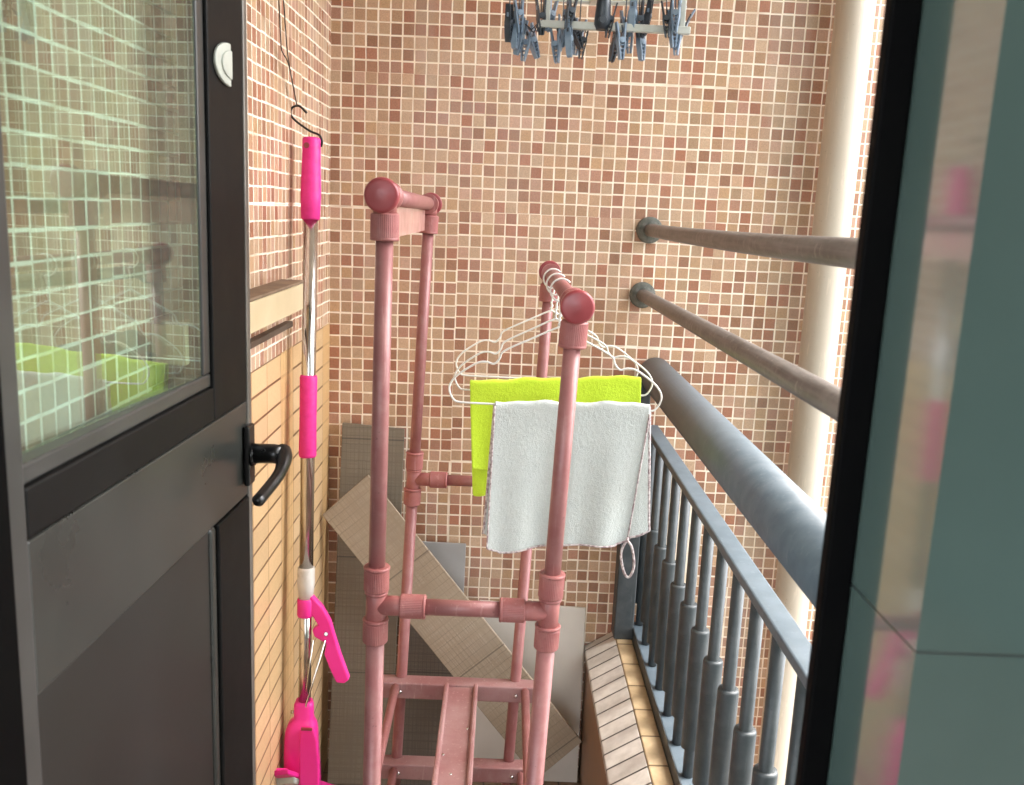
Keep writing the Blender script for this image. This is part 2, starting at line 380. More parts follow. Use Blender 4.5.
def mat_terry(name, c1, c2):
    t = NT(name); n = t.noise(55, 5); n2 = t.noise(700, 3); n3 = t.noise(8, 3)
    c = t.mix(t.math('ADD', t.math('MULTIPLY', n, .6), t.math('MULTIPLY', n3, .4)), (*c1, 1), (*c2, 1))
    c = t.mix(.4, c, t.ramp(n2, [(.3, (.75, .75, .75)), (.65, (1.1, 1.1, 1.1))]), 'MULTIPLY')
    return t.set(color=c, rough=.92, sheen=.25, spec=.1).bump(t.math('ADD', n2, t.math('MULTIPLY', n, .8)), .55, .0025).m
M['towel_grey'] = mat_terry('grey_terry', (.58, .62, .585), (.71, .73, .69))
M['towel_yellow'] = mat_terry('lime_terry', (.56, .78, .035), (.68, .88, .07))
def mat_trim():
    t = NT('stitched_trim'); n = t.noise(160, 2)
    return t.set(color=t.ramp(n, [(.40, (.34, .25, .25)), (.5, (.58, .49, .48)), (.6, (.68, .62, .60))]), rough=.9).m
M['stitch'] = mat_trim()

# ------------------------------------------------------------------ setting
tag(MB().box(-90, 90, -90, 90, -9.2, -9.0).build('ground', M['ground']), kind='structure')
tag(MB().box(XL, .44, .70, D, -.15, 0).build('balcony_floor', M['floor']), kind='structure')
tag(MB().box(-2.0, 1.0, .70, D, 2.72, 2.9).build('balcony_ceiling', M['plaster']), kind='structure')  # unseen; lengthened outward past the railing to shade the drain pipe
tag(MB().box(-2.0, 2.0, -2.6, .545, -.15, -.02).build('room_floor', M['floor']), kind='structure')
tag(MB().box(-2.0, 2.0, -2.6, .70, 2.60, 2.718).build('room_ceiling', M['plaster']), kind='structure')

w = MB().box(-.9, 1.9, D, D+.2, -9.0, 4.5)
tag(w.build('mosaic_wall', M['end_wall']), 'beige and terracotta square mosaic wall closing the far end of the balcony', 'wall')
w = MB().box(XL-.2, XL, .70, D-.0005, -.15, 2.719)
tag(w.build('side_wall', M['left_wall']), 'left balcony wall, mosaic above and long yellow tiles below, beside the pink mop', 'wall')
# the room's walls: teal tiled wall with the doorway, plus unseen returns behind the camera, with openings added to light the teal tiles
w = MB()
w.prism([(.267, .5295, -.02), (1.9, .5295, -.02), (1.9, .649, -.02), (.2660, .649, -.02)], (0, 0, 2.618)); w.box(-1.9, -.3995, .545, .70, -.02, 2.598); w.box(-.3995, .2655, .545, .70, 2.12, 2.598)
w.box(-2.0, -1.9, -2.5, .70, -.02, .3); w.box(-2.0, -1.9, .30, .70, .3, 2.598); w.box(1.9, 2.0, -2.5, .70, -.02, 2.598)
w.box(-2.0, 2.0, -2.6, -2.5, -.02, .25); w.box(.75, 2.0, -2.6, -2.5, .25, 2.598)
tag(w.build('room_wall', M['teal']), 'glossy dark teal tiled room wall to the right of the black door frame', 'wall')

# cream ledge along the left wall
lg = thing('wall_ledge', 'cream painted ledge with dusty brown top jutting from the left wall behind the mop pole', 'ledge', (XL, 1.2, 1.26))
MB().box(XL, -.385, 1.11, 1.768, 1.286, 1.336).build('ledge_body', M['cream'], lg, bevel=.002)
MB().box(XL, -.383, 1.11, 1.770, 1.3365, 1.342).build('ledge_top', M['ledge_top'], lg, bevel=.0015)
MB().box(XL, -.412, 1.11, 1.80, 1.247, 1.258).build('bottom_trim', M['trim'], lg, bevel=.002)

# ------------------------------------------------------------------ door frame
fr = thing('door_frame', 'matt black door frame standing round the opening to the balcony', 'door frame', (0, .64, 0))
MB().box(.2452, .2657, .634, .648, -.0, 2.095).build('jamb', M['frame'], fr, bevel=.002)
MB().box(-.3990, -.3700, .60, .672, -.0, 2.095).build('jamb', M['frame'], fr, bevel=.002)
MB().box(-.3990, .2657, .625, .69, 2.0955, 2.1185).build('head', M['frame'], fr, bevel=.002)

# ------------------------------------------------------------------ door, built in its own frame: x along the leaf, y = into the wall, z up
HX, HY, DA = -.3793, .6804, math.radians(2.03)
dr = thing('balcony_door', 'dark grey metal door swung open on the left with a glazed upper half', 'door', (HX, HY, 0))
dr.rotation_euler = (0, 0, PI/2 - DA)          # local +x runs along the leaf, local +y points to the left wall
dm = lambda *a: MB().box(*a)
UW, T = .598, .032
dm(0, .030, 0, T, .012, 2.05).build('stile', M['door_grey'], dr, True, .002)
dm(.466, UW, 0, T, 1.2095, 2.05).build('stile', M['door_dark'], dr, True, .0025)
dm(.0305, .4655, .0005, T-.001, 2.0, 2.0495).build('top_rail', M['door_dark'], dr, True, .002)
dm(.0305, .4655, 0, T, 1.2095, 1.2535).build('lock_rail', M['door_dark'], dr, True, .0025)
b = MB(); b.box(.0305, .466, .004, .028, 1.254, 1.2715).box(.0305, .0375, .004, .028, 1.272, 1.9995).box(.441, .4655, .004, .028, 1.272, 1.9995)
b.build('glazing_bead', M['door_grey'], dr, True, .0025)
MB().box(.0375, .441, .014, .018, 1.272, 1.9995, Matrix.Translation((.24, .016, 0)) @ Matrix.Rotation(math.radians(-2.2), 4, 'Z') @ Matrix.Translation((-.24, -.016, 0))).build('glass_pane', M['glass'], dr, True)
b = MB(); b.box(.0305, UW, .001, T-.001, 1.070, 1.2080).build('lock_panel', M['door_panel'], dr, True, .002)
dm(.469, UW, -.002, T-.001, .012, 1.0685).build('stile', M['door_dark'], dr, True, .003)
dm(.0305, .449, .005, T-.004, .15, 1.0690).build('lower_panel', M['door_inset'], dr, True, .003)
dm(.4495, .4685, .0015, T-.002, .15, 1.0685).build('panel_bead', M['door_panel'], dr, True, .006, 3)
dm(.0305, .4685, .001, T-.001, .012, .149).build('bottom_rail', M['door_dark'], dr, True, .002)
dm(UW+.0005, UW+.018, -.001, .014, .012, 2.05).build('edge_strip', M['door_edge'], dr, True, .003)
# lever handle: plate, neck, lever pointing back to the hinge
hd = MB(); hd.box(UW-.022, UW+.006, -.009, -.0005, 1.088, 1.176); hp = hd.build('handle', M['black'], dr, True, .003)
neck = MB(); neck.lathe((UW-.008, -.009, 1.132), (UW-.008, -.014, 1.132), [(0, .017), (1, .015)], 20)
neck.tube([(UW-.008, -.012, 1.134), (UW-.008, -.040, 1.135), (UW-.010, -.052, 1.134)], [.0145, .0140, .0135], 16)
pts = bez([(UW-.004, -.050, 1.136), (UW-.020, -.058, 1.131), (UW-.052, -.060, 1.119), (UW-.090, -.055, 1.108), (UW-.126, -.050, 1.100)], 6)
nn = len(pts); neck.tube(pts, [.0145 - .0060*min(1, i/(nn-1)*2.2) for i in range(nn-1)] + [.004], 14)
neck.build('lever', M['black'], hp, True)
# half-round white catch on the right stile
ct = MB(); arc = [(UW-.060+ -.056*math.cos(a), 1.654 + .026*math.sin(a)) for a in [(-90+180*i/20)*PI/180 for i in range(21)]]
ct.prism([(x, -.0005, z) for x, z in arc], (0, -.004, 0))
cp = ct.build('catch', M['white_plastic'], dr, True, .0012)
ct = MB(); arc2 = [(UW-.061+ -.036*math.cos(a), 1.654 + .017*math.sin(a)) for a in [(-90+180*i/16)*PI/180 for i in range(17)]]
ct.prism([(x, -.0045, z) for x, z in arc2], (0, -.002, 0)).build('boss', M['white_plastic'], cp, True, .0008)

# ------------------------------------------------------------------ parapet
pp = thing('parapet', 'low tiled parapet with grey and yellow sill tiles under the railing', 'parapet', (.3, 1.5, 0))
MB().box(.259, .365, .70, D-.001, 0, .3455).build('parapet_body', M['parapet'], pp)
s = MB(); s.prism([(.2535, .70, .346), (.2535, .70, .362), (.3285, .70, .4085), (.3285, .70, .346)], (0, D-.702, 0)); s.build('inner_sill', M['sill_grey'], pp, bevel=.003)
MB().box(.3295, .3705, .70, D-.002, .3465, .411).build('outer_sill', M['sill_yellow'], pp, bevel=.003)

# ------------------------------------------------------------------ railing
rl = thing('railing', 'blue grey painted metal railing running along the right side on top of the parapet', 'railing', (.395, 1.5, .41))
MB().tube([(.388, .71, 1.104), (.388, D-.004, 1.104)], .042, 40).build('top_rail', M['rail'], rl)
MB().box(.3705, .4055, .71, D-.003, .957, .973).build('lower_rail', M['rail'], rl, bevel=.003)
MB().box(.322, .372, 2.205, D-.004, .4115, 1.09).build('post', M['rail_dark'], rl, bevel=.003)
MB().box(.374, .450, .71, D-.002, .36, .436).build('base_channel', M['rail'], rl, bevel=.003)
MB().box(.3712, .3738, .71, D-.002, .36, .444).build('channel_shadow_line', M['rail_dark'], rl)  # dark strip standing in for the shadow along the channel's inner edge
y0, st = 2.275-.03, .1095
b0 = MB().tube([(.393, y0, .437), (.393, y0, .9565)], .0105, 16).build('baluster', M['rail_dark'], rl)
sl = MB().lathe((.393, y0, .50), (.393, y0, .742), [(0, .0110), (.001, .0172), (.985, .0172), (1, .0160), (1.002, .0110)], 24).build('sleeve', M['rail_dark'], b0)
for k in range(1, 14):
    c = b0.copy(); COL.objects.link(c); c.parent = rl; c.location = (0, -st*k, 0)
    c2 = sl.copy(); COL.objects.link(c2); c2.parent = c
    c2.location = (0, 0, random.uniform(-.006, .006))

# two weathered poles above the railing
def pole(za, xa, zb, xb, sag, label):
    t = thing('steel_pole', label, 'pole', (xa, D, za), 'steel poles above the railing')
    pts = []
    for i in range(25):
        f = i/24; pts.append((xa+(xb-xa)*f, D-.004+(.705-D)*f, za+(zb-za)*f + sag*math.sin(PI*f)))
    MB().tube(pts, .0155, 20).build('tube', M['bars'], t)
    g = MB().lathe((xa, D-.001, za), (xa, D-.016, za), [(0, .032), (.55, .032), (.7, .029), (1, .017)], 28)
    for a in (40, 160, 280): g.lathe((xa+.024*math.cos(a*PI/180), D-.008, za+.024*math.sin(a*PI/180)), (xa+.024*math.cos(a*PI/180), D-.013, za+.024*math.sin(a*PI/180)), [(0, .0045), (1, .004)], 6)
    g.build('flange', M['flange'], t)
    return t
pole(1.458, .348, 1.466, .345, -.004, 'upper of two grey brown weathered steel poles fixed to the mosaic wall')
pole(1.300, .342, 1.316, .340, 0, 'lower of two grey brown weathered steel poles, just above the thick handrail')

# drain pipe outside the railing
dp = thing('drain_pipe', 'tall cream plastic drain pipe standing against the mosaic wall outside the railing', 'drain pipe', (.80, D-.06, -8.9))
MB().tube([(.784, D-.06, -8.9), (.7745, D-.06, 0), (.7715, D-.06, 1.5), (.7675, D-.06, 4.4)], .0435, 40).build('pipe', M['pipe'], dp)

# ------------------------------------------------------------------ panels leaning on the end wall
def panel(name, label, corners, thick, mat, cat):
    P4 = [Vector(c) for c in corners]; n = (P4[1]-P4[0]).cross(P4[2]-P4[0]).normalized()
    if n.y < 0: n = -n
    m = MB().prism(P4, n*thick); o = m.build(name, mat, bevel=.0015); tag(o, label, cat); return o
panel('wood_grain_plank', 'grey brown wood grain plank leaning upright in the far left corner', [(-.391, 2.243, .95), (-.235, 2.243, .94), (-.240, 2.150, .001), (-.407, 2.150, .001)], .009, M['plank_dark'], 'plank')
panel('wood_grain_plank', 'tan wood grain plank leaning at a slant across the other panels', [(-.422, 2.145, .739), (-.312, 2.154, .843), (.245, 2.096, .183), (.135, 2.087, .079)], .009, M['plank_light'], 'plank')
panel('stone_panel', 'smooth blue grey panel leaning on the mosaic wall behind the slanted plank', [(-.228, 2.2455, .643), (-.070, 2.2455, .641), (-.075, 2.170, .001), (-.235, 2.170, .001)], .008, M['slate'], 'panel')
panel('stone_panel', 'pale cream panel leaning on the mosaic wall beside the parapet', [(-.03, 2.252, .484), (.250, 2.252, .474), (.250, 2.195, .001), (-.03, 2.195, .001)], .008, M['pale'], 'panel')

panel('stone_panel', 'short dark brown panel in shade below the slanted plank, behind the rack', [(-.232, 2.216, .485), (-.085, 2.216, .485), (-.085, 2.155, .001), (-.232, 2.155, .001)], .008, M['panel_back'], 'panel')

# ------------------------------------------------------------------ drying rack
rk = thing('drying_rack', 'dusty rose tubular drying rack standing in the middle of the balcony', 'drying rack', (-.05, 1.5, 0))
YF, YR = 1.22, 1.85
legs = {'FL': [(-.170, YF, 0), (-.159, YF, 1.455)], 'FR': [(.0555, YF, 0), (.0955, YF, 1.33)],
        'RL': [(-.2055, YR, 0), (-.1545, YR, 1.455)], 'RR': [(.0445, YR, 0), (.0915, YR, 1.345)]}
def on(k, z):
    a, b = Vector(legs[k][0]), Vector(legs[k][1]); return a + (b-a)*(z/b.z)
RT = .0118
for k in legs:
    m = MB().tube([on(k, 0.002), on(k, .90)], RT*1.12 if k[0] == 'F' else RT, 24); m.build('pole', M['rack'], rk)
    top = legs[k][1][2]
    MB().tube([on(k, .90), on(k, top)], RT if k[0] == 'F' else RT*.96, 24).build('pole', M['rack'], rk)
    MB().lathe(on(k, 0.0), on(k, .03), [(0, .018), (.9, .018), (1, .014)], 20).build('foot', M['rack_joint'], rk)
def collar(m, a, b, r=.0175):
    a, b = Vector(a), Vector(b)
    m.lathe(a, b, [(0, r*.9), (.06, r), (.94, r), (1, r*.9)], 88, ribs=1)
def lip(m, a, b, r): m.lathe(a, b, [(0, r*.94), (.3, r), (.7, r), (1, r*.94)], 28)
for row, zt in (('F', .932), ('R', .930)):
    for side, sg in (('L', 1), ('R', -1)):
        k = row+side; c = on(k, zt); m = MB()
        m.tube([on(k, zt-.05), on(k, zt+.05)], .0145, 24)
        collar(m, on(k, zt+.022), on(k, zt+.056)); lip(m, on(k, zt+.054), on(k, zt+.059), .0188); lip(m, on(k, zt+.017), on(k, zt+.022), .0165)
        collar(m, on(k, zt-.056), on(k, zt-.024)); lip(m, on(k, zt-.024), on(k, zt-.0195), .0186)
        e = Vector((c.x+sg*.068, c.y, zt))
        m.tube([c, e], .0140, 22); collar(m, c+Vector((sg*.034, 0, 0)), c+Vector((sg*.068, 0, 0)), .0168); lip(m, c+Vector((sg*.066, 0, 0)), c+Vector((sg*.071, 0, 0)), .0176)
        m.build('tee_joint', M['rack_joint'], rk)
    MB().tube([on(row+'L', zt)+Vector((.06, 0, 0)), on(row+'R', zt)+Vector((-.06, 0, 0))], .0115, 24).build('cross_bar', M['rack'], rk)
for side, zt in (('L', 1.502), ('R', 1.371)):
    a = Vector((-.159, YF, zt)) if side == 'L' else Vector((.0965, YF, zt)); bb = Vector((-.1535, YR, zt-.006)) if side == 'L' else Vector((.0925, YR, zt))
    MB().tube([a, bb], .0125, 24).build('hanging_bar', M['rack'], rk)
    for k, p, sg in (('F'+side, a, 1), ('R'+side, bb, -1)):
        m = MB(); d = Vector((0, sg, 0))
        m.lathe(p-d*.026, p+d*.040, [(0, .0165), (.1, .0170), (.85, .0170), (.87, .0195), (1, .0195)], 30)
        m.tube([p, p+Vector((0, 0, -.024))], .0155, 24)
        top = p+Vector((0, 0, -.022)); q = on(k, p.z-.058)
        collar(m, top, q, .0185); lip(m, q+(top-q)*.0, q+(top-q)*.14, .0192)
        e = m.build('elbow_joint', M['rack_joint'], rk)
        c = MB().lathe(p-d*.0262, p-d*.042, [(0, .0212), (.2, .0226), (.55, .0226), (.75, .0214), (.82, .0190), (.84, .0165), (.95, .010), (1, .003)], 36); c.build('end_cap', M['rack_cap'], rk)
fm = NT('pink_film'); ft = fm.n.new('ShaderNodeBsdfTransparent'); fx = fm.n.new('ShaderNodeMixShader'); fm.set(color=(.62, .36, .31), rough=.3)
fm.put(fx.inputs[0], fm.math('ADD', fm.math('MULTIPLY', fm.noise(30, 4), .3), .32)); fm.l.new(ft.outputs[0], fx.inputs[1]); fm.l.new(fm.b.outputs[0], fx.inputs[2]); fm.l.new(fx.outputs[0], fm.n['Material Output'].inputs['Surface'])
MB().box(-.1590, -.1580, YF+.045, YR-.045, 1.445, 1.492).build('plastic_film', fm.m, rk)
# shelf: bars across, side rods and the long tray board
for zz, xr in ((.463, (-.248, .136)), (.268, (-.236, .134))):
    for yy in (1.835, 1.225):
        o = MB().box(xr[0], xr[1], yy-.019, yy+.019, zz-.0185, zz+.0185).build('shelf_bar', M['rack_board'], rk, bevel=.003)
        if yy > 1.5:
            for xx in (-.188, .062): MB().lathe((xx, yy-.019, zz-.002), (xx, yy-.0225, zz-.002), [(0, .0042), (.6, .004), (1, .002)], 12).build('screw', M['steel'], o)
for zz in (.466, .266):
    for xx in (-.198, .082):
        MB().tube([(xx, 1.244, zz-.006), (xx, 1.825, zz+.006)], .0088, 16).build('side_rod', M['rack'], rk)
t = MB()
prof = [(-.036, .012), (-.0345, .0155), (-.029, .0155), (-.0265, .0125), (-.0265, .006), (.0265, .006), (.0265, .0125), (.029, .0155), (.0345, .0155), (.036, .012), (.036, 0), (-.036, 0)]
t.prism([(-.056+x, 1.812, .474+z) for x, z in prof], (0, -.58, 0))
tb = t.build('shelf_board', M['rack_board'], rk, bevel=.0012)
for xx, yy in ((-.036, 1.65), (-.078, 1.56), (-.06, 1.50)):
    MB().lathe((xx, yy, .4795), (xx, yy, .482), [(0, .0035), (1, .002)], 10).build('screw', M['steel'], tb)

# ------------------------------------------------------------------ wire hangers on the right bar
def hanger_pts():
    L = [(-.176, -.186), (-.1775, -.170), (-.166, -.150), (-.135, -.128), (-.118, -.124), (-.105, -.127), (-.096, -.118), (-.088, -.104), (-.045, -.082), (0, -.060)]
    return L
def make_hanger():
    h = thing('wire_hanger', 'h', 'hanger', (.095, 1.5, 1.371))
    L = hanger_pts(); R_ = [(-x, z) for x, z in reversed(L)]
    ctl = [(0, -.195), (-.10, -.195), (-.155, -.1945), (-.170, -.190)] + L[1:-1] + [(-.004, -.062), (.004, -.062)] + R_[1:-1] + [(.170, -.190), (.155, -.1945), (.10, -.195), (0, -.195)]
    pts = bez([(x, 0, z) for x, z in ctl], 6)
    MB().tube([Vector(p) for p in pts], .00175, 8).build('frame', M['hanger'], h, True)
    hk = [(0, 0, -.060), (0, 0, -.04)]
    for i in range(15):
        a = (-80 - 235*i/14)*PI/180; hk.append((.0185*math.cos(a), .0, .0185*math.sin(a)))
    MB().tube(bez(hk, 3), .00165, 8).build('hook', M['hanger'], h, True)
    tw = MB(); tw.tube([(0.0022*math.cos(i*.9), .0022*math.sin(i*.9), -.062+.0016*i) for i in range(16)], .0014, 6).build('neck', M['hanger'], h, True)
    return h
hg = make_hanger()
HANG = [(1.50, .0945, 0, .006, 'white wire hanger nearest the camera, carrying the pale grey towel'),
        (1.62, .0935, -.03, -.014, 'white wire hanger between the others, carrying the lime towel'),
        (1.755, .0935, .05, .012, 'empty white wire hanger hanging behind the two towels')]
for i, (yy, xx, rz, ry, lab) in enumerate(HANG):
    o = hg if i == 0 else copy_tree(hg)
    o.location = (xx, yy, 1.366); o.rotation_euler = (0, ry, rz); tag(o, lab, 'hanger', 'white wire hangers on the right bar')

# ------------------------------------------------------------------ towels
def towel(name, label, mat, Yb, topL, topR, zt, botL, botR, backL, backR, zback, group_wave, thick=.0036, seed=1):
    """cloth over a bar at depth Yb: a front sheet, the fold, a back sheet"""
    rnd = random.Random(seed); nu, nv = 56, 44; ph = [rnd.uniform(0, 6) for _ in range(5)]
    vs = []
    def wave(u, k): return group_wave*k*(math.sin(u*9+ph[0]) + .6*math.sin(u*21+ph[1]) + .35*math.sin(u*4+ph[2]))
    nvf, nvb = 30, 24
    rows = []
    for j in range(nvf+1):
        f = 1-j/nvf; rows.append(('f', f))
    for j in range(1, 6): rows.append(('a', j/6))
    for j in range(nvb+1): rows.append(('b', j/nvb))
    for kind, f in rows:
        for i in range(nu+1):
            u = i/nu
            ztop = zt[0]+(zt[1]-zt[0])*u + .0016*math.sin(u*14+ph[3]) + .0010*math.sin(u*33+ph[1])
            xt = topL+(topR-topL)*u
            if kind == 'f':
                zb = botL[1]+(botR[1]-botL[1])*u + .004*math.sin(u*7+ph[4]); xb = botL[0]+(botR[0]-botL[0])*u
                x = xt+(xb-xt)*f; z = ztop-.004+(zb-ztop)*f; y = Yb-.0055-wave(u, f)-.006*f
                # rounded lower corners
                for e in (u*abs(topR-topL), (1-u)*abs(topR-topL)):
                    h = z-zb
                    if e < .022 and h < .022:
                        q = math.hypot(.022-e, .022-h)
                        if q > .022: z += (q-.022)*.75
            elif kind == 'a':
                a = PI*f; x = xt; y = Yb-.0055*math.cos(a); z = ztop-.004+.0055*math.sin(a)
            else:
                zb = zback[0]+(zback[1]-zback[0])*u; xb = backL+(backR-backL)*u
                x = xt+(xb-xt)*f; z = ztop-.004+(zb-ztop)*f; y = Yb+.0055+wave(1-u, f)*.9+.004*f
                for e in (u*abs(topR-topL), (1-u)*abs(topR-topL)):
                    h = z-zb
                    if e < .03 and h < .03:
                        q = math.hypot(.03-e, .03-h)
                        if q > .03: z += (q-.03)*.9
            vs.append((x, y, z))
    W = nu+1; fs = [(j*W+i, j*W+i+1, (j+1)*W+i+1, (j+1)*W+i) for j in range(len(rows)-1) for i in range(nu)]
    m = MB(); m.add(vs, fs, True); root = thing(name, label, 'towel', (.13, Yb, zt[0]))
    o = m.build('cloth', mat, root)
    so = o.modifiers.new('thick', 'SOLIDIFY'); so.thickness = thick; so.offset = 0
    tx = bpy.data.textures.new(name+'_fluff', 'CLOUDS'); tx.noise_scale = .0045
    sb = o.modifiers.new('sub', 'SUBSURF'); sb.levels = 2; sb.render_levels = 2
    dp_ = o.modifiers.new('fluff', 'DISPLACE'); dp_.texture = tx; dp_.strength = .0009; dp_.mid_level = .5
    return root, vs, W, nvf
pL, pR = at(495, 402, 1.5), at(650, 404, 1.5)
bL, bR = at(487, 547, 1.49), at(627, 541, 1.49)
rt, vs, W, nvf = towel('hand_towel', 'pale grey terry towel with pinkish stitched edge and a loop at its corner', M['towel_grey'], 1.497, pL.x, pR.x, (pL.z, pR.z), (bL.x, bL.z), (bR.x, bR.z), at(484, 520, 1.52).x, at(649, 520, 1.52).x, (at(486, 535, 1.52).z, at(645, 534, 1.52).z), .0060, seed=3)
front = [[Vector(vs[j*W+i]) for i in range(W)] for j in range(nvf+1)]
e = MB()
off = Vector((0, -.0022, 0))
e.tube([front[j][W-1]+off for j in range(nvf-1, -1, -1)], .0015, 6)
e.tube([front[0][i]+off for i in range(W)], .0017, 6)
e.tube([front[j][0]+off for j in range(nvf, -1, -1)], .0015, 6)
back = [[Vector(vs[(nvf+6+j)*W+i]) for i in range(W)] for j in range(25)]
e.tube([back[j][W-1] for j in range(25)] + [back[24][i] for i in range(W-2, W-14, -1)], .0028, 6)
e.tube([back[j][0] for j in range(25)], .0028, 6)
e.build('stitched_edge', M['stitch'], rt)
lp = bez([at(628, 538, 1.487), at(621, 553, 1.487), at(624, 572, 1.486), at(629, 577, 1.486), at(634, 566, 1.486), at(632, 548, 1.486), at(627, 540, 1.486)], 6)
MB().tube(lp, .0022, 8).build('hanging_loop', M['stitch'], rt)
pL, pR = at(470, 381, 1.62), at(641, 377, 1.62); bL, bR = at(472, 470, 1.61), at(640, 452, 1.61)
towel('cleaning_cloth', 'lime yellow cloth hanging behind the pale grey towel', M['towel_yellow'], 1.617, pL.x, pR.x, (pL.z, pR.z), (bL.x, bL.z), (bR.x, bR.z), at(473, 496, 1.63).x, at(640, 440, 1.63).x, (at(472, 499, 1.63).z, at(640, 425, 1.63).z), .0075, seed=11)
for o in COL.objects:
    if o.name.startswith('cleaning_cloth'): o['category'] = 'cloth'

# ------------------------------------------------------------------ mop hung on a wire
YM = 1.86; K = YM/1.75
def am(x, y, dy=0.0): return at(x, y, 1.86 - .115*max(0, y-137)/650 + dy)
mp = thing('flat_mop', 'hot pink squeeze mop with steel pole hanging by the left wall', 'mop', at(303, 785, YM))
A, B_ = at(311.5, 146, YM), at(304.5, 705, YM)
q = lambda y: am(311.5 - 7*(y-146)/559, y)
MB().tube([q(190), q(580)], .0133*K, 24).build('pole', M['steel'], mp)
MB().tube([q(575), q(708)], .0120*K, 24).build('lower_pole', M['steel'], mp)
g = MB().lathe(q(138), q(220), [(t_, r_*K) for t_, r_ in [(0, .0150), (.02, .0168), (.3, .0172), (.5, .0182), (.7, .0188), (.98, .0175), (1, .015)]], 28); gp = g.build('grip', M['pink_grip'], mp)
c = q(146); MB().lathe(c+Vector((-.006, -.0150, 0)), c+Vector((-.006, -.0185, 0)), [(0, .0055), (1, .0055)], 14).build('hole', M['rack_cap'], gp)
MB().lathe(q(375), q(457), [(t_, r_*K) for t_, r_ in [(0, .0150), (.03, .0165), (.5, .0160), (.97, .0168), (1, .015)]], 28).build('grip', M['pink_grip'], mp)
MB().lathe(q(567), q(599), [(t_, r_*K) for t_, r_ in [(0, .0155), (.05, .0162), (.5, .0168), (1, .0135)]], 24).build('connector', M['clear'], mp)
MB().lathe(q(598), q(616), [(0, .0165), (.1, .0175), (.9, .0175), (1, .016)], 24).build('lever_collar', M['pink'], mp)
# squeeze lever
lv = [(303, 598), (312, 597), (322, 608), (330, 622), (334, 636), (340, 655), (349, 680), (344, 684), (336, 683), (329, 668), (324, 655), (326, 644), (314, 637), (312, 630), (318, 626), (312, 616), (302, 612)]
MB().prism([am(x, y, -.010) for x, y in lv], (0, .018, 0)).build('squeeze_lever', M['pink'], mp, bevel=.003)
r = MB(); r.tube([am(325, 640, -.012), am(306, 705, -.012), am(307, 727, -.012)], .0022, 8); r.tube([am(313, 640, -.014), am(305, 700, -.014)], .0020, 8); r.build('link_rod', M['steel'], mp)
MB().lathe(am(326, 634, -.011), am(326, 634, -.016), [(0, .005), (1, .0035)], 12).build('pivot', M['steel'], mp)
# body: stacked rounded sections (photo rows), deep at the shoulders
rows = [(700, 296, 312, .013), (704, 294.5, 313.5, .015), (716, 294.5, 313.5, .015), (719, 292.5, 314.5, .017), (723, 288.5, 316.5, .021), (730, 286, 317.5, .0245), (742, 285, 318, .026), (765, 284.5, 319.5, .026), (800, 285, 321, .026)]
rings = []
for y, xa, xb, dp2 in rows:
    l, r_ = am(xa, y), am(xb, y); c = (l+r_)/2; hw = (r_.x-l.x)/2; ring = []
    for k in range(32):
        a = 2*PI*k/32; ca, sa = math.cos(a), math.sin(a); pw = .55
        ring.append(Vector((c.x+hw*math.copysign(abs(ca)**pw, ca), c.y+dp2*math.copysign(abs(sa)**pw, sa), c.z)))
    rings.append(ring)
hb = MB().ring_loft(rings).build('head_body', M['pink'], mp)
rim = [(300, 729), (313.5, 729), (317, 742), (318.5, 765), (319.5, 797), (300, 797), (298.5, 765), (298.5, 745)]
MB().prism([am(x, y, -.029) for x, y in rim], (0, .008, 0)).build('head_cover', M['pink'], hb, bevel=.004, seg=3)
sa_, sb_ = am(301, 728, -.030), am(312, 731, -.030)
MB().box(sa_.x, sb_.x, sa_.y-.0006, sa_.y+.003, sb_.z, sa_.z).build('slot', M['rack_cap'], hb)
MB().lathe(am(291, 712), am(295, 712), [(0, .0035), (1, .0035)], 10).build('screw', M['steel'], hb)
p1, p2 = at(269, 771, 1.69), at(288, 769, 1.69); p3 = am(330, 815, .0); p4 = am(286, 815, .0)
bp = MB().prism([p1, p2, Vector((p3.x, p3.y+.10, p3.z)), Vector((p4.x, p4.y+.10, p4.z))], (0, 0, -.012))
for k in range(4):
    f0 = .12+.16*k; c0 = p1.lerp(Vector((p4.x, p4.y+.10, p4.z)), f0)
    bp.box(c0.x+.004, c0.x+.030, c0.y-.004, c0.y+.004, c0.z-.004, c0.z+.010)
bp.build('base_plate', M['pink'], mp, bevel=.002)
dz = Vector((0, 0, -.0125)); e3, e4 = Vector((p3.x, p3.y+.10, p3.z)), Vector((p4.x, p4.y+.10, p4.z))
MB().prism([p1.lerp(e4, .12)+dz, p2.lerp(e3, .12)+dz, e3+dz, e4+dz], (0, 0, -.016)).build('sponge', M['white_plastic'], mp, bevel=.003)


hk = [at(297, 106, YM), at(303, 104, YM), at(306, 111, YM)]
pts = bez([at(307, 113, YM), at(299, 106, YM), at(292, 108, YM), at(291, 115, YM), at(297, 122, YM), at(310, 131, YM), at(319, 135, YM), at(322, 141, YM), at(321, 147, YM)], 7)
tag(MB().tube(pts, .0022, 10).build('s_hook', M['hook']), 'small black bent hook holding the pink mop at the end of a wire', 'hook')
wr = MB(); wr.tube(bez([at(276, -40, 1.56), at(279, 5, 1.65), at(281, 45, 1.73), at(283, 53, 1.75), at(289, 66, 1.78), at(297, 106, YM)], 6), .0012, 6)
wr.tube(bez([at(281, -40, 1.56), at(284, 5, 1.65), at(287, 48, 1.73), at(291, 75, 1.79), at(297, 106, YM)], 6), .0012, 6)
wz = Vector((-.400, .90, 2.72)); wr.tube([at(276, -40, 1.56), wz], .0012, 6); wr.tube([at(281, -40, 1.56), wz+Vector((.008, 0, 0))], .0012, 6)
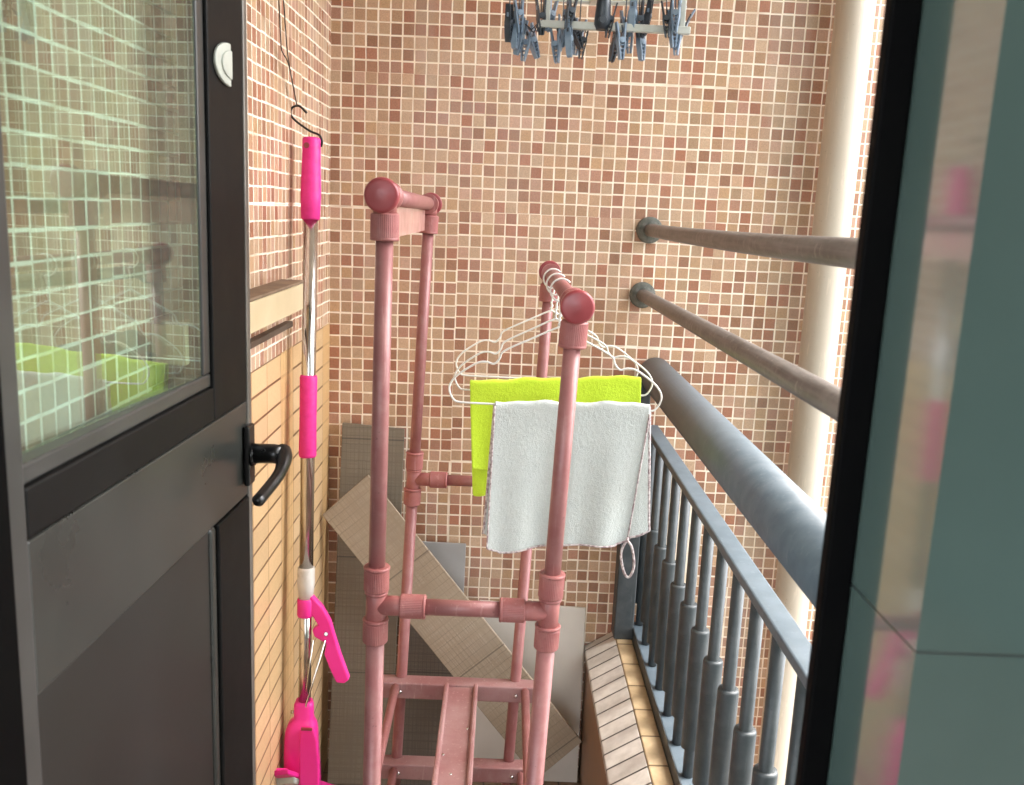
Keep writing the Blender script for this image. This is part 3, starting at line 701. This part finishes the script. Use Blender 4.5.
tag(wr.build('hanging_wire', M['wire']), 'thin doubled dark wire hanging down the left wall to the black hook', 'wire')

# ------------------------------------------------------------------ peg hanger at the top
YP = 1.36
pc = at(602, 20, YP)
ph = thing('peg_hanger', 'pale grey plastic peg hanger crowded with blue grey clothes pegs at the top', 'peg hanger', (pc.x, YP, pc.z))
a, b = at(538, 27, YP), at(690, 31, YP)
bar = MB(); n = 30; ring = []
for i in range(n):
    t_ = 2*PI*i/n; ring.append((pc.x + .004 + .122*math.cos(t_), YP + .10 + .085*math.sin(t_), pc.z+.062))
m = MB(); m.tube(ring+ring[:2], .004, 8)
m.box(a.x, b.x, YP-.005, YP+.005, pc.z-.014, pc.z-.004)
for xx in (a.x+.012, b.x-.012): m.box(xx-.004, xx+.004, YP-.003, YP+.003, pc.z-.006, pc.z+.064)
m.box(pc.x-.005, pc.x+.005, YP-.0, YP+.19, pc.z+.058, pc.z+.066)
m.build('frame', M['peg_bar'], ph, bevel=.001)
m = MB(); m.lathe((pc.x, YP-.004, pc.z-.014), (pc.x, YP-.004, pc.z+.075), [(0, .008), (.08, .0115), (.4, .0095), (1, .007)], 20); m.lathe((pc.x, YP-.013, pc.z-.002), (pc.x, YP-.0165, pc.z-.002), [(0, .0062), (1, .005)], 16)
m.tube([(pc.x, YP-.004, pc.z+.07), (pc.x, YP+.08, pc.z+.30), (pc.x, YP+.1, 2.72)], .003, 8)
m.build('hub', M['peg_dark'], ph)
def peg_mesh(name):
    m = MB()
    for sg in (1, -1):
        prof = [(0, .0, 1), (.0, .058, 1)]
        # arm: tapered blade, wide at the spring, narrow at both tips
        zs = [0, .008, .024, .034, .054]; off = [.0009, .0018, .0040, .0036, .0064]; wd = [.0036, .0046, .0050, .0046, .0034]
        for side in (0,):
            rings = []
            for z, o_, w_ in zip(zs, off, wd):
                x0, x1 = sg*o_, sg*(o_+.0024); rings.append([Vector((x0, -w_, z-.030)), Vector((x1, -w_, z-.030)), Vector((x1, w_, z-.030)), Vector((x0, w_, z-.030))])
            m.ring_loft(rings, False, True)
        for z in (.012, .040): m.box(sg*(.0034 if z < .02 else .0064)-.0007, sg*(.0034 if z < .02 else .0064)+.0007, -.0016, .0016, z-.034, z-.024, mi=1)
        for z in (.010, .016, .022): m.box(sg*.0004 if sg > 0 else -.0022, sg*.0022 if sg > 0 else -.0004, -.0045, .0045, z-.0318, z-.0302)
    m.lathe((0, -.0058, -.002), (0, .0058, -.002), [(0, .0042), (.3, .0046), (.7, .0046), (1, .0042)], 14)
    m.lathe((0, -.0064, -.002), (0, .0064, -.002), [(0, .0018), (1, .0018)], 8)
    return m
PEGS = [(509, 22, 8, 1), (515, 30, -10, 0), (521, 36, -4, 0), (526, 42, 6, 0), (532, 40, 14, 0), (519, 12, 8, 0), (541, 15, 6, 1), (551, 14, -18, 0), (566, 28, -6, 0), (562, 32, 5, 0), (569, 38, -8, 0),
        (556, 44, 8, 0), (574, 30, 24, 1), (583, 40, -5, 1), (579, 36, 10, 0), (571, 10, -10, 1), (610, 19, -6, 1), (616, 44, -16, 1), (625, 28, 8, 0), (629, 34, 3, 0), (621, 40, 2, 0), (633, 12, 4, 0), (639, 18, 8, 1), (648, 16, 24, 1),
        (641, 42, 0, 0), (667, 18, 6, 1), (673, 28, 5, 0), (677, 36, 2, 0), (681, 30, 16, 1), (684, 24, 20, 0), (676, 12, 0, 0), (605, 8, 6, 1)]
pp0 = {}
rp = random.Random(5)
for i, (px, py, tilt, dk) in enumerate(PEGS):
    yy = YP - .012 + (i % 5)*.010; p = at(px, py-1, yy)
    if dk not in pp0:
        o = peg_mesh('peg').build('peg', [M['peg_dark'], M['peg']] if dk else [M['peg'], M['peg_dark']], ph, True); pp0[dk] = o
    else:
        o = pp0[dk].copy(); COL.objects.link(o); o.parent = ph
    o.location = p - ph.location; o.scale = (.92, .92, .92); o.rotation_euler = (math.radians(rp.uniform(-14, 14)), math.radians(-tilt), math.radians(rp.choice([0, 20, -20, 38, 165, 70])))
# short links from the bar to the pegs
for i, (px, py, tilt, dk) in enumerate(PEGS):
    yy = YP - .012 + (i % 5)*.010; p = at(px, py, yy); top = Vector((min(max(p.x, a.x), b.x), YP, pc.z-.008))
    if p.z < pc.z-.02: MB().tube([p+Vector((0, 0, .02)), (p+top)/2+Vector((.003, 0, 0)), top], .0009, 6).build('link', M['peg_dark'], ph)
    else: MB().tube([p+Vector((0, 0, .0)), Vector((p.x, YP+.02, pc.z+.060))], .0009, 6).build('link', M['peg_dark'], ph)
